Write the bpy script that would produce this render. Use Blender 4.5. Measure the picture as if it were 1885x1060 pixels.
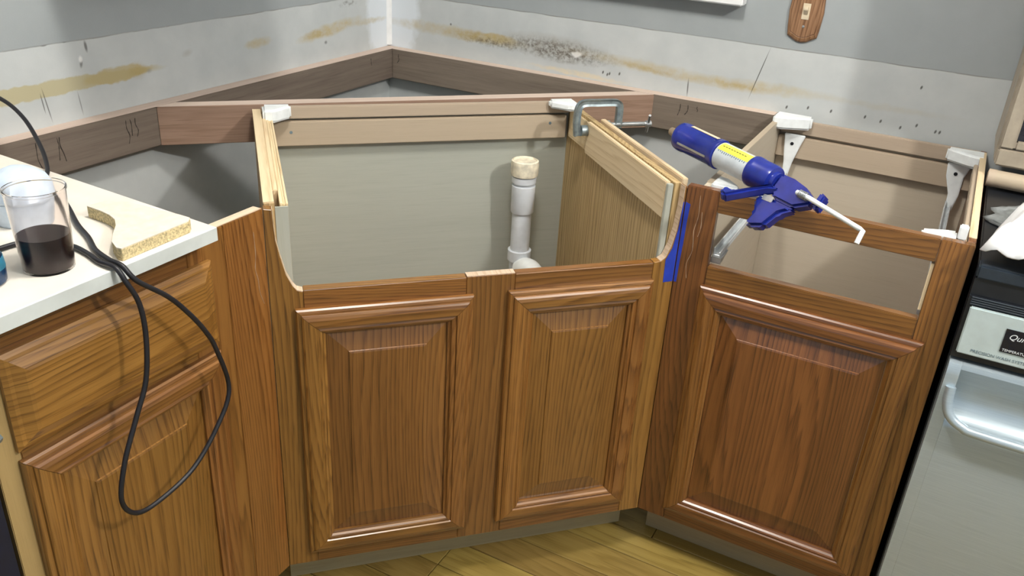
import bpy, bmesh, math, random
from mathutils import Vector, Matrix, noise

random.seed(7)
scene = bpy.context.scene
COL = scene.collection
for o in list(bpy.data.objects):
    bpy.data.objects.remove(o)

# ------------------------------------------------------------------ camera
cam_d = bpy.data.cameras.new('camera')
cam_d.sensor_width = 36.0
cam_d.lens = 1578.05 / 1885 * 36.0
cam_d.clip_start = 0.02
cam = bpy.data.objects.new('camera', cam_d)
COL.objects.link(cam)
R_ = Vector((0.87966465, 0.47215707, 0.05707722))
U_ = Vector((-0.25515441, 0.36724654, 0.89444184))
F_ = Vector((-0.40135563, 0.80137237, -0.44352676))
M = Matrix((R_, U_, -F_)).transposed().to_4x4()
M.translation = Vector((1.54926, -2.16377, 1.39494))
cam.matrix_world = M
scene.camera = cam

# ------------------------------------------------------------------ world, lamps, exposure
world = bpy.data.worlds.new('room_ambience')
scene.world = world
world.use_nodes = True
bg = world.node_tree.nodes['Background']
bg.inputs[0].default_value = (0.78, 0.91, 1.0, 1)
bg.inputs[1].default_value = 0.30


def lamp(name, loc, power, radius, color):
    d = bpy.data.lights.new(name, 'POINT')
    d.energy = power
    d.shadow_soft_size = radius
    d.color = color
    o = bpy.data.objects.new(name, d)
    o.location = loc
    COL.objects.link(o)
    return o


lamp('ceiling_lamp_range', (2.62, -1.32, 2.2), 50, 0.05, (1.0, 0.97, 0.92))
lamp('ceiling_lamp_centre', (1.05, -1.25, 2.30), 27, 0.10, (1.0, 0.965, 0.91))

vs = scene.view_settings
vs.view_transform = 'Standard'
vs.look = 'None'
vs.exposure = 0.78
vs.gamma = 1.0
vs.use_curve_mapping = False

# ------------------------------------------------------------------ material helpers
class NT:
    def __init__(s, name):
        s.m = bpy.data.materials.new(name)
        s.m.use_nodes = True
        s.t = s.m.node_tree
        s.b = s.t.nodes['Principled BSDF']

    def n(s, typ, **kw):
        nd = s.t.nodes.new(typ)
        for k, v in kw.items():
            setattr(nd, k, v)
        return nd

    def l(s, a, b):
        s.t.links.new(a, b)

    def setin(s, sock, v):
        if hasattr(v, 'is_output'):
            s.l(v, sock)
        else:
            sock.default_value = v

    def math(s, op, a, b=None, c=None):
        nd = s.n('ShaderNodeMath', operation=op)
        s.setin(nd.inputs[0], a)
        if b is not None:
            s.setin(nd.inputs[1], b)
        if c is not None:
            s.setin(nd.inputs[2], c)
        return nd.outputs[0]

    def vmath(s, op, a, b):
        nd = s.n('ShaderNodeVectorMath', operation=op)
        s.setin(nd.inputs[0], a)
        s.setin(nd.inputs[1], b)
        return nd.outputs[0]

    def mix(s, fac, a, b, blend='MIX'):
        nd = s.n('ShaderNodeMix', data_type='RGBA', blend_type=blend)
        s.setin(nd.inputs[0], fac)
        s.setin(nd.inputs[6], a)
        s.setin(nd.inputs[7], b)
        return nd.outputs[2]

    def noise(s, vec, scale, detail=3.0, rough=0.55):
        nd = s.n('ShaderNodeTexNoise')
        s.l(vec, nd.inputs['Vector'])
        nd.inputs['Scale'].default_value = scale
        nd.inputs['Detail'].default_value = detail
        nd.inputs['Roughness'].default_value = rough
        return nd.outputs['Fac']

    def ramp(s, fac, stops):
        nd = s.n('ShaderNodeValToRGB')
        s.l(fac, nd.inputs[0])
        e = nd.color_ramp.elements
        while len(e) < len(stops):
            e.new(0.5)
        for i, (p, c) in enumerate(stops):
            e[i].position = p
            e[i].color = (*c, 1) if len(c) == 3 else c
        return nd.outputs[0]

    def rng(s, v, a, b, c=0.0, d=1.0):
        nd = s.n('ShaderNodeMapRange')
        s.l(v, nd.inputs[0])
        for i, x in enumerate((a, b, c, d)):
            nd.inputs[i + 1].default_value = x
        return nd.outputs[0]

    def bump(s, h, strength=0.2, dist=0.001):
        nd = s.n('ShaderNodeBump')
        nd.inputs['Strength'].default_value = strength
        nd.inputs['Distance'].default_value = dist
        s.l(h, nd.inputs['Height'])
        s.l(nd.outputs[0], s.b.inputs['Normal'])

    def set(s, **kw):
        for k, v in kw.items():
            s.setin(s.b.inputs[k.replace('_', ' ')], v)


def c4(c):
    return (c[0], c[1], c[2], 1.0)


def plain(name, col, rough=0.5, metal=0.0, var=0.06, scale=40.0, spec=0.5, bump=0.0, **kw):
    t = NT(name)
    tc = t.n('ShaderNodeTexCoord').outputs['Object']
    nz = t.noise(tc, scale, 4)
    dark = tuple(max(0, x * (1 - 2.2 * var)) for x in col)
    lite = tuple(min(1, x * (1 + 2.2 * var)) for x in col)
    t.set(Base_Color=t.ramp(nz, [(0.3, dark), (0.7, lite)]), Roughness=rough, Metallic=metal)
    t.b.inputs['Specular IOR Level'].default_value = spec
    for k, v in kw.items():
        t.set(**{k: v})
    if bump:
        t.bump(nz, bump, 0.002)
    return t.m


def wood(name, dark, mid, lite, ring=60.0, dist=22.0, pores=0.35, rough=0.38, tone=0.25, contrast=0.6, spec=0.5, streak=0.5, stave=0.0):
    """wood grain along UV v: growth rings as contour lines of a slow field, pores as fine streaks; each object has its own offset"""
    t = NT(name)
    uv = t.n('ShaderNodeUVMap').outputs[0]
    rnd = t.n('ShaderNodeObjectInfo').outputs['Random']
    off = t.n('ShaderNodeCombineXYZ')
    t.l(t.math('MULTIPLY', rnd, 17.3), off.inputs[0])
    t.l(t.math('MULTIPLY', rnd, 31.1), off.inputs[1])
    p = t.vmath('ADD', uv, off.outputs[0])
    slow = t.noise(t.vmath('MULTIPLY', p, (1.0, 0.11, 1.0)), 5.5, 1.0, 0.4)
    jit = t.noise(t.vmath('MULTIPLY', p, (1.0, 0.05, 1.0)), 55.0, 3.0, 0.6)
    sx = t.n('ShaderNodeSeparateXYZ')
    t.l(p, sx.inputs[0])
    f = t.math('ADD', t.math('MULTIPLY', sx.outputs[0], ring), t.math('MULTIPLY', slow, dist))
    f = t.math('ADD', f, t.math('MULTIPLY', jit, 1.5))
    saw = t.math('FRACT', f)
    ringm = t.math('MULTIPLY', t.math('POWER', saw, 2.2), t.rng(saw, 1.0, 0.86))
    fine = t.noise(t.vmath('MULTIPLY', p, (1.0, 0.022, 1.0)), 520.0, 2.0, 0.6)
    strk = t.noise(t.vmath('MULTIPLY', p, (1.0, 0.035, 1.0)), 90.0, 3.0, 0.6)
    big = t.noise(t.vmath('MULTIPLY', p, (1.0, 0.15, 1.0)), 11.0, 2.0)
    g = t.math('ADD', t.math('MULTIPLY', t.math('MULTIPLY', ringm, t.rng(fine, 0.36, 0.60, 0.45, 1.15)), contrast),
               t.math('MULTIPLY', t.math('SUBTRACT', strk, 0.42), streak))
    base = t.ramp(g, [(0.0, lite), (0.30, mid), (0.75, dark)])
    pm = t.math('MULTIPLY', t.rng(fine, 0.55, 0.72), pores)
    base = t.mix(pm, base, c4(tuple(x * 0.5 for x in dark)))
    tv = t.math('ADD', t.math('MULTIPLY', t.math('SUBTRACT', big, 0.5), tone * 1.6),
                t.math('MULTIPLY', t.math('SUBTRACT', rnd, 0.5), tone))
    if stave:
        wn = t.n('ShaderNodeTexWhiteNoise', noise_dimensions='1D')
        t.l(t.math('FLOOR', t.math('MULTIPLY', sx.outputs[0], 9.5)), wn.inputs['W'])
        tv = t.math('ADD', tv, t.math('MULTIPLY', t.math('SUBTRACT', wn.outputs['Value'], 0.5), stave))
    hsv = t.n('ShaderNodeHueSaturation')
    t.l(base, hsv.inputs['Color'])
    t.l(t.math('ADD', tv, 1.0), hsv.inputs['Value'])
    t.l(t.math('ADD', t.math('MULTIPLY', rnd, 0.014), 0.493), hsv.inputs['Hue'])
    t.set(Base_Color=hsv.outputs[0], Roughness=rough)
    t.b.inputs['Specular IOR Level'].default_value = spec
    t.bump(t.math('SUBTRACT', 1.0, t.math('ADD', fine, t.math('MULTIPLY', ringm, 0.3))), 0.10, 0.0005)
    return t.m


def wall_material(name, axis, zp, stains):
    """plaster wall: grey paint above zp, bare pale board below with glue residue, mould and nail holes"""
    t = NT(name)
    pos = t.n('ShaderNodeTexCoord').outputs['Object']
    sep = t.n('ShaderNodeSeparateXYZ')
    t.l(pos, sep.inputs[0])
    cmb = t.n('ShaderNodeCombineXYZ')
    t.l(sep.outputs[axis], cmb.inputs[0])
    t.l(sep.outputs[2], cmb.inputs[1])
    flat = cmb.outputs[0]
    nz = t.n('ShaderNodeTexNoise')
    t.l(flat, nz.inputs['Vector'])
    nz.inputs['Scale'].default_value = 38.0
    nz.inputs['Detail'].default_value = 5.0
    warp = t.vmath('MULTIPLY', t.vmath('SUBTRACT', nz.outputs['Color'], (0.5, 0.5, 0.5)), (0.035, 0.016, 0.0))
    wp = t.vmath('ADD', flat, warp)
    fine = t.noise(flat, 240.0, 4)
    mid = t.noise(flat, 12.0, 4)
    bare = t.ramp(mid, [(0.3, (0.50, 0.53, 0.535)), (0.7, (0.57, 0.595, 0.595))])
    paint = t.ramp(mid, [(0.3, (0.335, 0.365, 0.375)), (0.7, (0.365, 0.395, 0.405))])
    edge = t.math('ADD', sep.outputs[2], t.math('MULTIPLY', t.math('SUBTRACT', mid, 0.5), 0.006))
    pmask = t.rng(edge, zp - 0.0012, zp + 0.0012)
    col = bare
    for st in stains:
        cx, cz, rx, rz, ang, colr, k, soft, mode = st
        mp = t.n('ShaderNodeMapping', vector_type='TEXTURE')
        t.l(flat if mode == 'hole' else wp, mp.inputs[0])
        mp.inputs['Location'].default_value = (cx, cz, 0)
        mp.inputs['Rotation'].default_value = (0, 0, ang)
        mp.inputs['Scale'].default_value = (rx, rz, 1)
        ln = t.n('ShaderNodeVectorMath', operation='LENGTH')
        t.l(mp.outputs[0], ln.inputs[0])
        msk = t.rng(ln.outputs['Value'], 1.0 + soft, max(0.0, 1.0 - soft), 0.0, k)
        if mode == 'speck':
            msk = t.math('MULTIPLY', msk, t.rng(t.noise(flat, 90.0, 6, 0.7), 0.44, 0.60))
        elif mode == 'patchy':
            msk = t.math('MULTIPLY', msk, t.rng(t.noise(flat, 45.0, 6, 0.65), 0.30, 0.62, 0.35, 1.0))
        col = t.mix(msk, col, c4(colr))
    line = t.math('MULTIPLY', t.rng(t.math('ABSOLUTE', t.math('SUBTRACT', edge, zp)), 0.0018, 0.0004),
                  t.rng(mid, 0.42, 0.6, 0.15, 0.7))
    out = t.mix(pmask, col, paint)
    out = t.mix(line, out, (0.30, 0.29, 0.27, 1))
    t.set(Base_Color=out, Roughness=0.62)
    t.b.inputs['Specular IOR Level'].default_value = 0.3
    t.bump(t.math('ADD', t.math('MULTIPLY', pmask, 1.4), t.math('MULTIPLY', fine, 0.25)), 0.35, 0.0015)
    return t.m


GLUE = (0.50, 0.40, 0.19)
GLUE2 = (0.42, 0.31, 0.11)
MOULD = (0.12, 0.105, 0.085)
HOLE = (0.05, 0.045, 0.04)
st_right = [
    (0.02, 1.00, 0.085, 0.16, 0, (0.74, 0.79, 0.84), 0.9, 0.12, 'plain'),
    (0.20, 0.952, 0.17, 0.014, -0.02, GLUE, 0.55, 0.4, 'patchy'),
    (0.33, 0.947, 0.11, 0.014, -0.01, GLUE2, 0.8, 0.35, 'patchy'),
    (0.37, 0.953, 0.055, 0.010, 0, GLUE, 0.85, 0.3, 'patchy'),
    (0.36, 0.938, 0.07, 0.010, 0, MOULD, 0.75, 0.6, 'speck'),
    (0.55, 0.950, 0.13, 0.026, -0.03, (0.34, 0.31, 0.26), 0.75, 0.5, 'patchy'),
    (0.56, 0.945, 0.12, 0.020, -0.03, MOULD, 0.95, 0.6, 'speck'),
    (0.615, 0.943, 0.016, 0.007, 0, (0.80, 0.79, 0.76), 0.95, 0.3, 'plain'),
    (0.86, 0.938, 0.20, 0.012, -0.05, GLUE, 0.55, 0.5, 'patchy'),
    (0.82, 0.934, 0.07, 0.006, -0.1, GLUE2, 0.6, 0.5, 'patchy'),
    (1.10, 0.934, 0.15, 0.012, 0.02, GLUE, 0.6, 0.5, 'patchy'),
    (1.06, 0.930, 0.05, 0.006, 0.0, GLUE2, 0.5, 0.5, 'patchy'),
    (1.40, 0.935, 0.12, 0.007, 0.0, GLUE, 0.2, 0.5, 'patchy'),
    (0.62, 0.893, 0.12, 0.006, -0.03, (0.70, 0.60, 0.42), 0.8, 0.4, 'patchy'),
    (1.105, 0.967, 0.0011, 0.057, -0.24, HOLE, 0.85, 0.3, 'hole'),
    (0.932, 0.905, 0.0016, 0.020, 0.05, HOLE, 0.75, 0.4, 'hole'),
    (0.216, 0.971, 0.003, 0.003, 0, HOLE, 0.7, 0.4, 'hole'),
]
for hx, hz in ((1.185, .898), (1.235, .905), (1.289, .906), (1.367, .906), (1.403, .902), (1.448, .895), (1.481, .906),
               (1.523, .899), (1.532, .899), (1.47, .992), (0.696, .908), (0.709, .904), (0.715, .907), (0.743, .911)):
    st_right.append((hx, hz, 0.0022, 0.0042, -0.25, HOLE, 0.85, 0.35, 'hole'))
st_left = [
    (-0.02, 1.00, 0.085, 0.16, 0, (0.74, 0.79, 0.84), 0.9, 0.12, 'plain'),
    (-1.16, 0.953, 0.30, 0.0150, 0.0, (0.47, 0.41, 0.22), 0.80, 0.10, 'plain'),
    (-0.960, 0.955, 0.080, 0.016, 0.0, (0.47, 0.39, 0.20), 0.80, 0.12, 'plain'),
    (-0.91, 0.954, 0.022, 0.014, 0.0, GLUE2, 0.5, 0.5, 'patchy'),
    (-0.55, 0.963, 0.038, 0.011, 0.05, GLUE, 0.7, 0.35, 'patchy'),
    (-0.27, 0.962, 0.11, 0.014, 0.10, GLUE, 0.8, 0.35, 'patchy'),
    (-0.33, 0.957, 0.04, 0.009, 0.0, GLUE2, 0.55, 0.4, 'patchy'),
    (-0.10, 0.965, 0.07, 0.008, 0.0, GLUE, 0.55, 0.4, 'patchy'),
    (-0.19, 1.022, 0.03, 0.008, 0.0, (0.2, 0.19, 0.18), 0.7, 0.4, 'speck'),
    (-1.128, 0.923, 0.0012, 0.030, 0.15, HOLE, 0.7, 0.3, 'hole'),
    (-1.136, 0.928, 0.0012, 0.018, 0.1, HOLE, 0.7, 0.3, 'hole'),
    (-1.056, 0.913, 0.0012, 0.022, 0.1, HOLE, 0.5, 0.3, 'hole'),
    (-1.024, 1.021, 0.003, 0.010, 0.1, HOLE, 0.7, 0.4, 'hole'),
    (-1.040, 0.990, 0.003, 0.008, -0.2, HOLE, 0.6, 0.4, 'hole'),
    (-1.040, 0.998, 0.004, 0.006, 0, (0.85, 0.85, 0.83), 0.8, 0.4, 'hole'),
    (-1.113, 1.035, 0.006, 0.002, 0, HOLE, 0.6, 0.4, 'hole'),
    (-1.069, 1.036, 0.004, 0.002, 0, HOLE, 0.6, 0.4, 'hole'),
    (-0.771, 0.971, 0.012, 0.006, 0.2, (0.40, 0.39, 0.36), 0.5, 0.6, 'hole'),
    (-0.88, 0.949, 0.006, 0.004, 0.0, (0.30, 0.29, 0.27), 0.5, 0.5, 'hole'),
    (-0.292, 0.930, 0.005, 0.004, 0, HOLE, 0.6, 0.5, 'hole'),
]

MT = {}
MT['wall_left'] = wall_material('wall_left_plaster', 1, 1.0346, st_left)
MT['wall_right'] = wall_material('wall_right_plaster', 0, 1.0346, st_right)
MT['ceiling'] = plain('ceiling_paint', (0.75, 0.74, 0.71), 0.8)
MT['oak'] = wood('stained_oak', (0.085, 0.032, 0.007), (0.215, 0.088, 0.0175), (0.290, 0.130, 0.030), ring=95, dist=30, tone=0.26, stave=0.42, rough=0.33, spec=0.6, contrast=0.75)
MT['oak_red'] = wood('reddish_stained_oak', (0.066, 0.022, 0.006), (0.172, 0.064, 0.0155), (0.240, 0.096, 0.024), ring=95, dist=30, tone=0.26, stave=0.42, rough=0.33, spec=0.6, contrast=0.75)
MT['oak_edge'] = wood('cut_oak_edge', (0.42, 0.29, 0.18), (0.60, 0.45, 0.31), (0.70, 0.55, 0.41), rough=0.7)
MT['oak_light'] = wood('interior_oak_veneer', (0.28, 0.17, 0.075), (0.47, 0.315, 0.15), (0.58, 0.41, 0.215), ring=90, dist=14, pores=0.3, rough=0.55, tone=0.08, contrast=0.9)
MT['pine'] = wood('raw_pine', (0.50, 0.35, 0.18), (0.70, 0.54, 0.33), (0.80, 0.65, 0.43), ring=40, dist=10, pores=0.1, rough=0.7, tone=0.08, contrast=0.5)
MT['tan'] = wood('tan_rail_board', (0.36, 0.285, 0.20), (0.44, 0.355, 0.26), (0.48, 0.39, 0.29), ring=30, dist=6, pores=0.1, rough=0.6, tone=0.05, contrast=0.15, streak=0.3)
MT['panel'] = wood('grey_back_panel', (0.32, 0.335, 0.285), (0.40, 0.415, 0.36), (0.44, 0.455, 0.40), ring=14, dist=8, pores=0.12, rough=0.55, tone=0.05, contrast=0.12, streak=0.45)
MT['ledger'] = wood('weathered_lumber', (0.095, 0.072, 0.056), (0.165, 0.13, 0.105), (0.215, 0.175, 0.14), ring=16, dist=8, pores=0.25, rough=0.85, tone=0.3, spec=0.2, contrast=0.2, streak=0.7)
MT['ledger_red'] = wood('reddish_lumber', (0.13, 0.075, 0.050), (0.225, 0.14, 0.098), (0.32, 0.21, 0.155), ring=16, dist=10, pores=0.25, rough=0.85, tone=0.35, spec=0.2, contrast=0.2, streak=0.7)
for k_ in ('oak', 'oak_red'):
    b_ = MT[k_].node_tree.nodes['Principled BSDF']
    b_.inputs['Coat Weight'].default_value = 0.6
    b_.inputs['Coat Roughness'].default_value = 0.22
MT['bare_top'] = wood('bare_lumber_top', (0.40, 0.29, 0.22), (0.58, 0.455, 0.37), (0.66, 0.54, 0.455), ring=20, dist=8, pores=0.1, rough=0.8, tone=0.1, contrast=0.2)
MT['panel_tan'] = wood('tan_back_panel', (0.43, 0.365, 0.27), (0.53, 0.46, 0.355), (0.57, 0.50, 0.395), ring=14, dist=8, pores=0.12, rough=0.55, tone=0.05, contrast=0.12, streak=0.45)
MT['plank'] = wood('yellow_floor_wood', (0.12, 0.078, 0.018), (0.24, 0.160, 0.037), (0.31, 0.215, 0.058), ring=22, dist=14, pores=0.2, rough=0.45, tone=0.3, contrast=0.5)
MT['kick'] = wood('dusty_kick_board', (0.25, 0.195, 0.10), (0.35, 0.28, 0.155), (0.41, 0.335, 0.195), ring=14, dist=5, pores=0.15, rough=0.8, contrast=0.2)
MT['pale_strip'] = wood('pale_oak_stile', (0.30, 0.20, 0.07), (0.40, 0.275, 0.105), (0.45, 0.32, 0.13), ring=24, dist=8, pores=0.15, rough=0.5, tone=0.1, contrast=0.25)
MT['white_plastic'] = plain('white_plastic', (0.86, 0.90, 0.91), 0.45, var=0.03)
MT['pvc'] = plain('pvc', (0.70, 0.745, 0.80), 0.35, var=0.03)
MT['pvc_cap'] = plain('yellowed_pvc', (0.78, 0.72, 0.57), 0.5, var=0.12, scale=60)
MT['blue'] = plain('blue_enamel', (0.012, 0.025, 0.24), 0.22, var=0.08, spec=0.6)
MT['tape'] = plain('blue_masking_tape', (0.015, 0.045, 0.42), 0.6, var=0.08)
MT['scratch'] = plain('dark_gouge', (0.045, 0.035, 0.028), 0.9)
MT['steel'] = plain('zinc_steel', (0.55, 0.57, 0.58), 0.35, 0.85, var=0.08)
MT['galvanised'] = plain('galvanised_steel', (0.66, 0.70, 0.72), 0.4, 0.35, var=0.05)
MT['dull_steel'] = plain('cast_steel', (0.30, 0.36, 0.38), 0.42, 0.7, var=0.15, scale=60)
MT['black'] = plain('black_plastic', (0.012, 0.014, 0.018), 0.35, var=0.1)
MT['dark_vent'] = plain('vent_plastic', (0.022, 0.032, 0.045), 0.45, var=0.1)
MT['cable'] = plain('black_rubber', (0.012, 0.012, 0.016), 0.45, var=0.1)
MT['laminate'] = plain('cream_laminate', (0.84, 0.785, 0.70), 0.45, var=0.04, scale=9)
MT['laminate_edge'] = plain('white_laminate_edge', (0.62, 0.66, 0.645), 0.45, var=0.05, scale=14)
MT['chip'] = plain('particle_board', (0.60, 0.49, 0.27), 0.85, var=0.22, scale=320, bump=0.5)
MT['chip_top'] = plain('particle_board_face', (0.78, 0.69, 0.57), 0.7, var=0.05, scale=60)
MT['paper'] = plain('white_paper', (0.86, 0.87, 0.89), 0.8, var=0.03)
MT['bluewhite'] = plain('bluish_plastic', (0.60, 0.70, 0.82), 0.4, var=0.05)
MT['wool'] = plain('grey_insulation', (0.26, 0.28, 0.28), 0.95, var=0.12, scale=60, bump=0.5)
MT['beige'] = plain('beige_enamel', (0.36, 0.31, 0.24), 0.5, var=0.06, scale=30)
MT['screen'] = plain('dark_glass', (0.01, 0.012, 0.02), 0.12, var=0.05)
MT['navy'] = plain('navy_enamel', (0.006, 0.010, 0.028), 0.4, var=0.1)
MT['white_paint'] = plain('white_trim_paint', (0.82, 0.83, 0.83), 0.4, var=0.02)
MT['glue'] = plain('dried_glue', (0.42, 0.29, 0.19), 0.5, var=0.1)
MT['ivory'] = plain('ivory_plastic', (0.68, 0.58, 0.42), 0.35, var=0.04)
MT['yellow'] = plain('yellow_print', (0.85, 0.80, 0.08), 0.4, var=0.04)
MT['label'] = plain('silver_label', (0.55, 0.60, 0.64), 0.35, var=0.06)
MT['print'] = plain('grey_print', (0.16, 0.22, 0.25), 0.6)
MT['print_dark'] = plain('dark_print', (0.10, 0.09, 0.03), 0.6)
MT['print_white'] = plain('white_print', (0.75, 0.78, 0.80), 0.5)
MT['print_green'] = plain('green_print', (0.05, 0.22, 0.09), 0.5)
MT['drink'] = plain('dark_red_drink', (0.010, 0.0015, 0.002), 0.3, var=0.1)
MT['switch_wood'] = wood('carved_walnut', (0.075, 0.033, 0.016), (0.21, 0.10, 0.05), (0.30, 0.16, 0.09), ring=90, dist=30, pores=0.5, rough=0.4, streak=0.9)
MT['caulk_tip'] = plain('tan_nozzle', (0.30, 0.23, 0.16), 0.6, var=0.1)
MT['bottle_blue'] = plain('dark_blue_plastic', (0.012, 0.04, 0.10), 0.2, var=0.1)
MT['cyan'] = plain('cyan_label', (0.04, 0.22, 0.34), 0.4, var=0.15)

t = NT('brushed_stainless')
tc = t.n('ShaderNodeTexCoord').outputs['Object']
st = t.vmath('MULTIPLY', tc, (3.0, 3.0, 160.0))
nz = t.noise(st, 4.0, 3)
t.set(Base_Color=t.ramp(nz, [(0.3, (0.43, 0.51, 0.565)), (0.7, (0.51, 0.59, 0.64))]), Metallic=0.5,
      Roughness=t.rng(nz, 0.3, 0.7, 0.30, 0.40))
MT['stainless'] = t.m
MT['panel_silver'] = plain('silver_control_panel', (0.56, 0.66, 0.67), 0.4, 0.15, var=0.03)
t = NT('clear_cup_plastic')
t.set(Base_Color=(0.97, 0.93, 0.92, 1), Roughness=0.06, IOR=1.25)
t.b.inputs['Transmission Weight'].default_value = 1.0
MT['clear'] = t.m
t = NT('window_glass')
t.set(Base_Color=(0.8, 0.9, 0.95, 1), Roughness=0.02, IOR=1.3)
t.b.inputs['Transmission Weight'].default_value = 1.0
MT['glass'] = t.m


# ------------------------------------------------------------------ mesh helpers
class MB:
    def __init__(s):
        s.v, s.f = [], []

    def add(s, verts, faces):
        k = len(s.v)
        s.v += [Vector(v) for v in verts]
        s.f += [[k + i for i in f] for f in faces]
        return s

    def box(s, x0, x1, y0, y1, z0, z1):
        v = [(x, y, z) for z in (z0, z1) for y in (y0, y1) for x in (x0, x1)]
        return s.add(v, [(0, 2, 3, 1), (4, 5, 7, 6), (0, 1, 5, 4), (2, 6, 7, 3), (0, 4, 6, 2), (1, 3, 7, 5)])

    def prism(s, pts, axis, a0, a1):
        def P(p, a):
            return {'x': (a, p[0], p[1]), 'y': (p[0], a, p[1]), 'z': (p[0], p[1], a)}[axis]
        n = len(pts)
        v = [P(p, a0) for p in pts] + [P(p, a1) for p in pts]
        f = [tuple(range(n)), tuple(range(2 * n - 1, n - 1, -1))]
        f += [(i, (i + 1) % n, n + (i + 1) % n, n + i) for i in range(n)]
        return s.add(v, f)

    def tube(s, path, r, seg=10, caps=True):
        P = [Vector(p) for p in path]
        n = len(P)
        rad = r if isinstance(r, (list, tuple)) else [r] * n
        T = [(P[min(i + 1, n - 1)] - P[max(i - 1, 0)]).normalized() for i in range(n)]
        a = Vector((0, 0, 1)) if abs(T[0].z) < 0.9 else Vector((1, 0, 0))
        nrm = (a - T[0] * a.dot(T[0])).normalized()
        v = []
        for i in range(n):
            nrm = (nrm - T[i] * nrm.dot(T[i])).normalized()
            b = T[i].cross(nrm)
            for k in range(seg):
                an = 2 * math.pi * k / seg
                v.append(P[i] + (nrm * math.cos(an) + b * math.sin(an)) * rad[i])
        f = [(i * seg + k, i * seg + (k + 1) % seg, (i + 1) * seg + (k + 1) % seg, (i + 1) * seg + k)
             for i in range(n - 1) for k in range(seg)]
        if caps:
            f += [tuple(range(seg)), tuple(range(n * seg - 1, (n - 1) * seg - 1, -1))]
        return s.add(v, f)

    def lathe(s, prof, seg=28, axis='z', c=(0, 0, 0)):
        """prof: (radius, height) pairs"""
        v, f = [], []
        for r, h in prof:
            for k in range(seg):
                a = 2 * math.pi * k / seg
                x, y = r * math.cos(a), r * math.sin(a)
                q = {'z': (x, y, h), 'x': (h, x, y), 'y': (x, h, y)}[axis]
                v.append((q[0] + c[0], q[1] + c[1], q[2] + c[2]))
        m = len(prof)
        f = [(i * seg + k, i * seg + (k + 1) % seg, (i + 1) * seg + (k + 1) % seg, (i + 1) * seg + k)
             for i in range(m - 1) for k in range(seg)]
        f += [tuple(range(seg)), tuple(range(m * seg - 1, (m - 1) * seg - 1, -1))]
        return s.add(v, f)

    def frame_piece(s, A, B, inward, prof, gap=0.0004):
        """mitred moulding from A to B (x,z); prof = (inset, outward height); outward is -y"""
        A, B, inw = Vector(A), Vector(B), Vector(inward)
        al = (B - A).normalized()
        n = len(prof)
        v = []
        for d, h in prof:
            q = A + al * (d + gap) + inw * d
            v.append((q.x, -h, q.y))
        for d, h in prof:
            q = B - al * (d + gap) + inw * d
            v.append((q.x, -h, q.y))
        f = [(i, (i + 1) % n, n + (i + 1) % n, n + i) for i in range(n)]
        f += [tuple(range(n)), tuple(range(2 * n - 1, n - 1, -1))]
        return s.add(v, f)

    def build(s, name, mat, parent=None, grain='z', bevel=0.0, smooth=False, loc=None, seg=2, label=None):
        me = bpy.data.meshes.new(name)
        me.from_pydata([tuple(v) for v in s.v], [], s.f)
        bm = bmesh.new()
        bm.from_mesh(me)
        bmesh.ops.recalc_face_normals(bm, faces=bm.faces)
        if bevel:
            ed = [e for e in bm.edges if len(e.link_faces) == 2 and e.calc_face_angle(0) > 0.5]
            bmesh.ops.bevel(bm, geom=ed, offset=bevel, segments=seg, affect='EDGES', clamp_overlap=True)
        g = Vector({'x': (1, 0, 0), 'y': (0, 1, 0), 'z': (0, 0, 1)}[grain]) if isinstance(grain, str) else Vector(grain)
        uvl = bm.loops.layers.uv.new('UVMap')
        for f in bm.faces:
            nrm = f.normal
            if abs(nrm.dot(g)) > 0.9:
                ax = Vector((1, 0, 0)) if abs(g.x) < 0.9 else Vector((0, 1, 0))
                ua = ax - g * ax.dot(g)
                va = g.cross(ua) * 6.0
            else:
                ua = nrm.cross(g).normalized()
                va = g
                if ua.x + ua.y + ua.z < 0:
                    ua = -ua
            an = (abs(nrm.x), abs(nrm.y), abs(nrm.z))
            dom = an.index(max(an))
            for lp in f.loops:
                co = lp.vert.co
                lp[uvl].uv = (co.dot(ua) + 0.37 * dom, co.dot(va))
            f.smooth = smooth
        bm.to_mesh(me)
        bm.free()
        me.materials.append(MT[mat] if isinstance(mat, str) else mat)
        if smooth:
            try:
                me.set_sharp_from_angle(angle=math.radians(40))
            except Exception:
                pass
        o = bpy.data.objects.new(name, me)
        COL.objects.link(o)
        if parent is not None:
            o.parent = parent
        if loc is not None:
            o.location = loc
        if label:
            o['label'] = label
        return o


def tag(o, label, cat, group=None):
    o['label'] = label
    o['category'] = cat
    if group:
        o['group'] = group
    return o


def structure(o, label=None):
    o['kind'] = 'structure'
    if label:
        o['label'] = label
    return o


def thing(name, label, cat, loc=(0, 0, 0), rz=0.0, group=None):
    o = bpy.data.objects.new(name, None)
    o.empty_display_size = 0.05
    o.location = loc
    o.rotation_euler = (0, 0, rz)
    COL.objects.link(o)
    return tag(o, label, cat, group)


def smooth_path(pts, sub=8):
    P = [Vector(p) for p in pts]
    out = []
    for i in range(len(P) - 1):
        p0, p1, p2, p3 = P[max(i - 1, 0)], P[i], P[i + 1], P[min(i + 2, len(P) - 1)]
        for k in range(sub):
            t_ = k / sub
            out.append(0.5 * ((2 * p1) + (p2 - p0) * t_ + (2 * p0 - 5 * p1 + 4 * p2 - p3) * t_ ** 2 +
                              (3 * p1 - p0 - 3 * p2 + p3) * t_ ** 3))
    out.append(P[-1])
    return out


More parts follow.
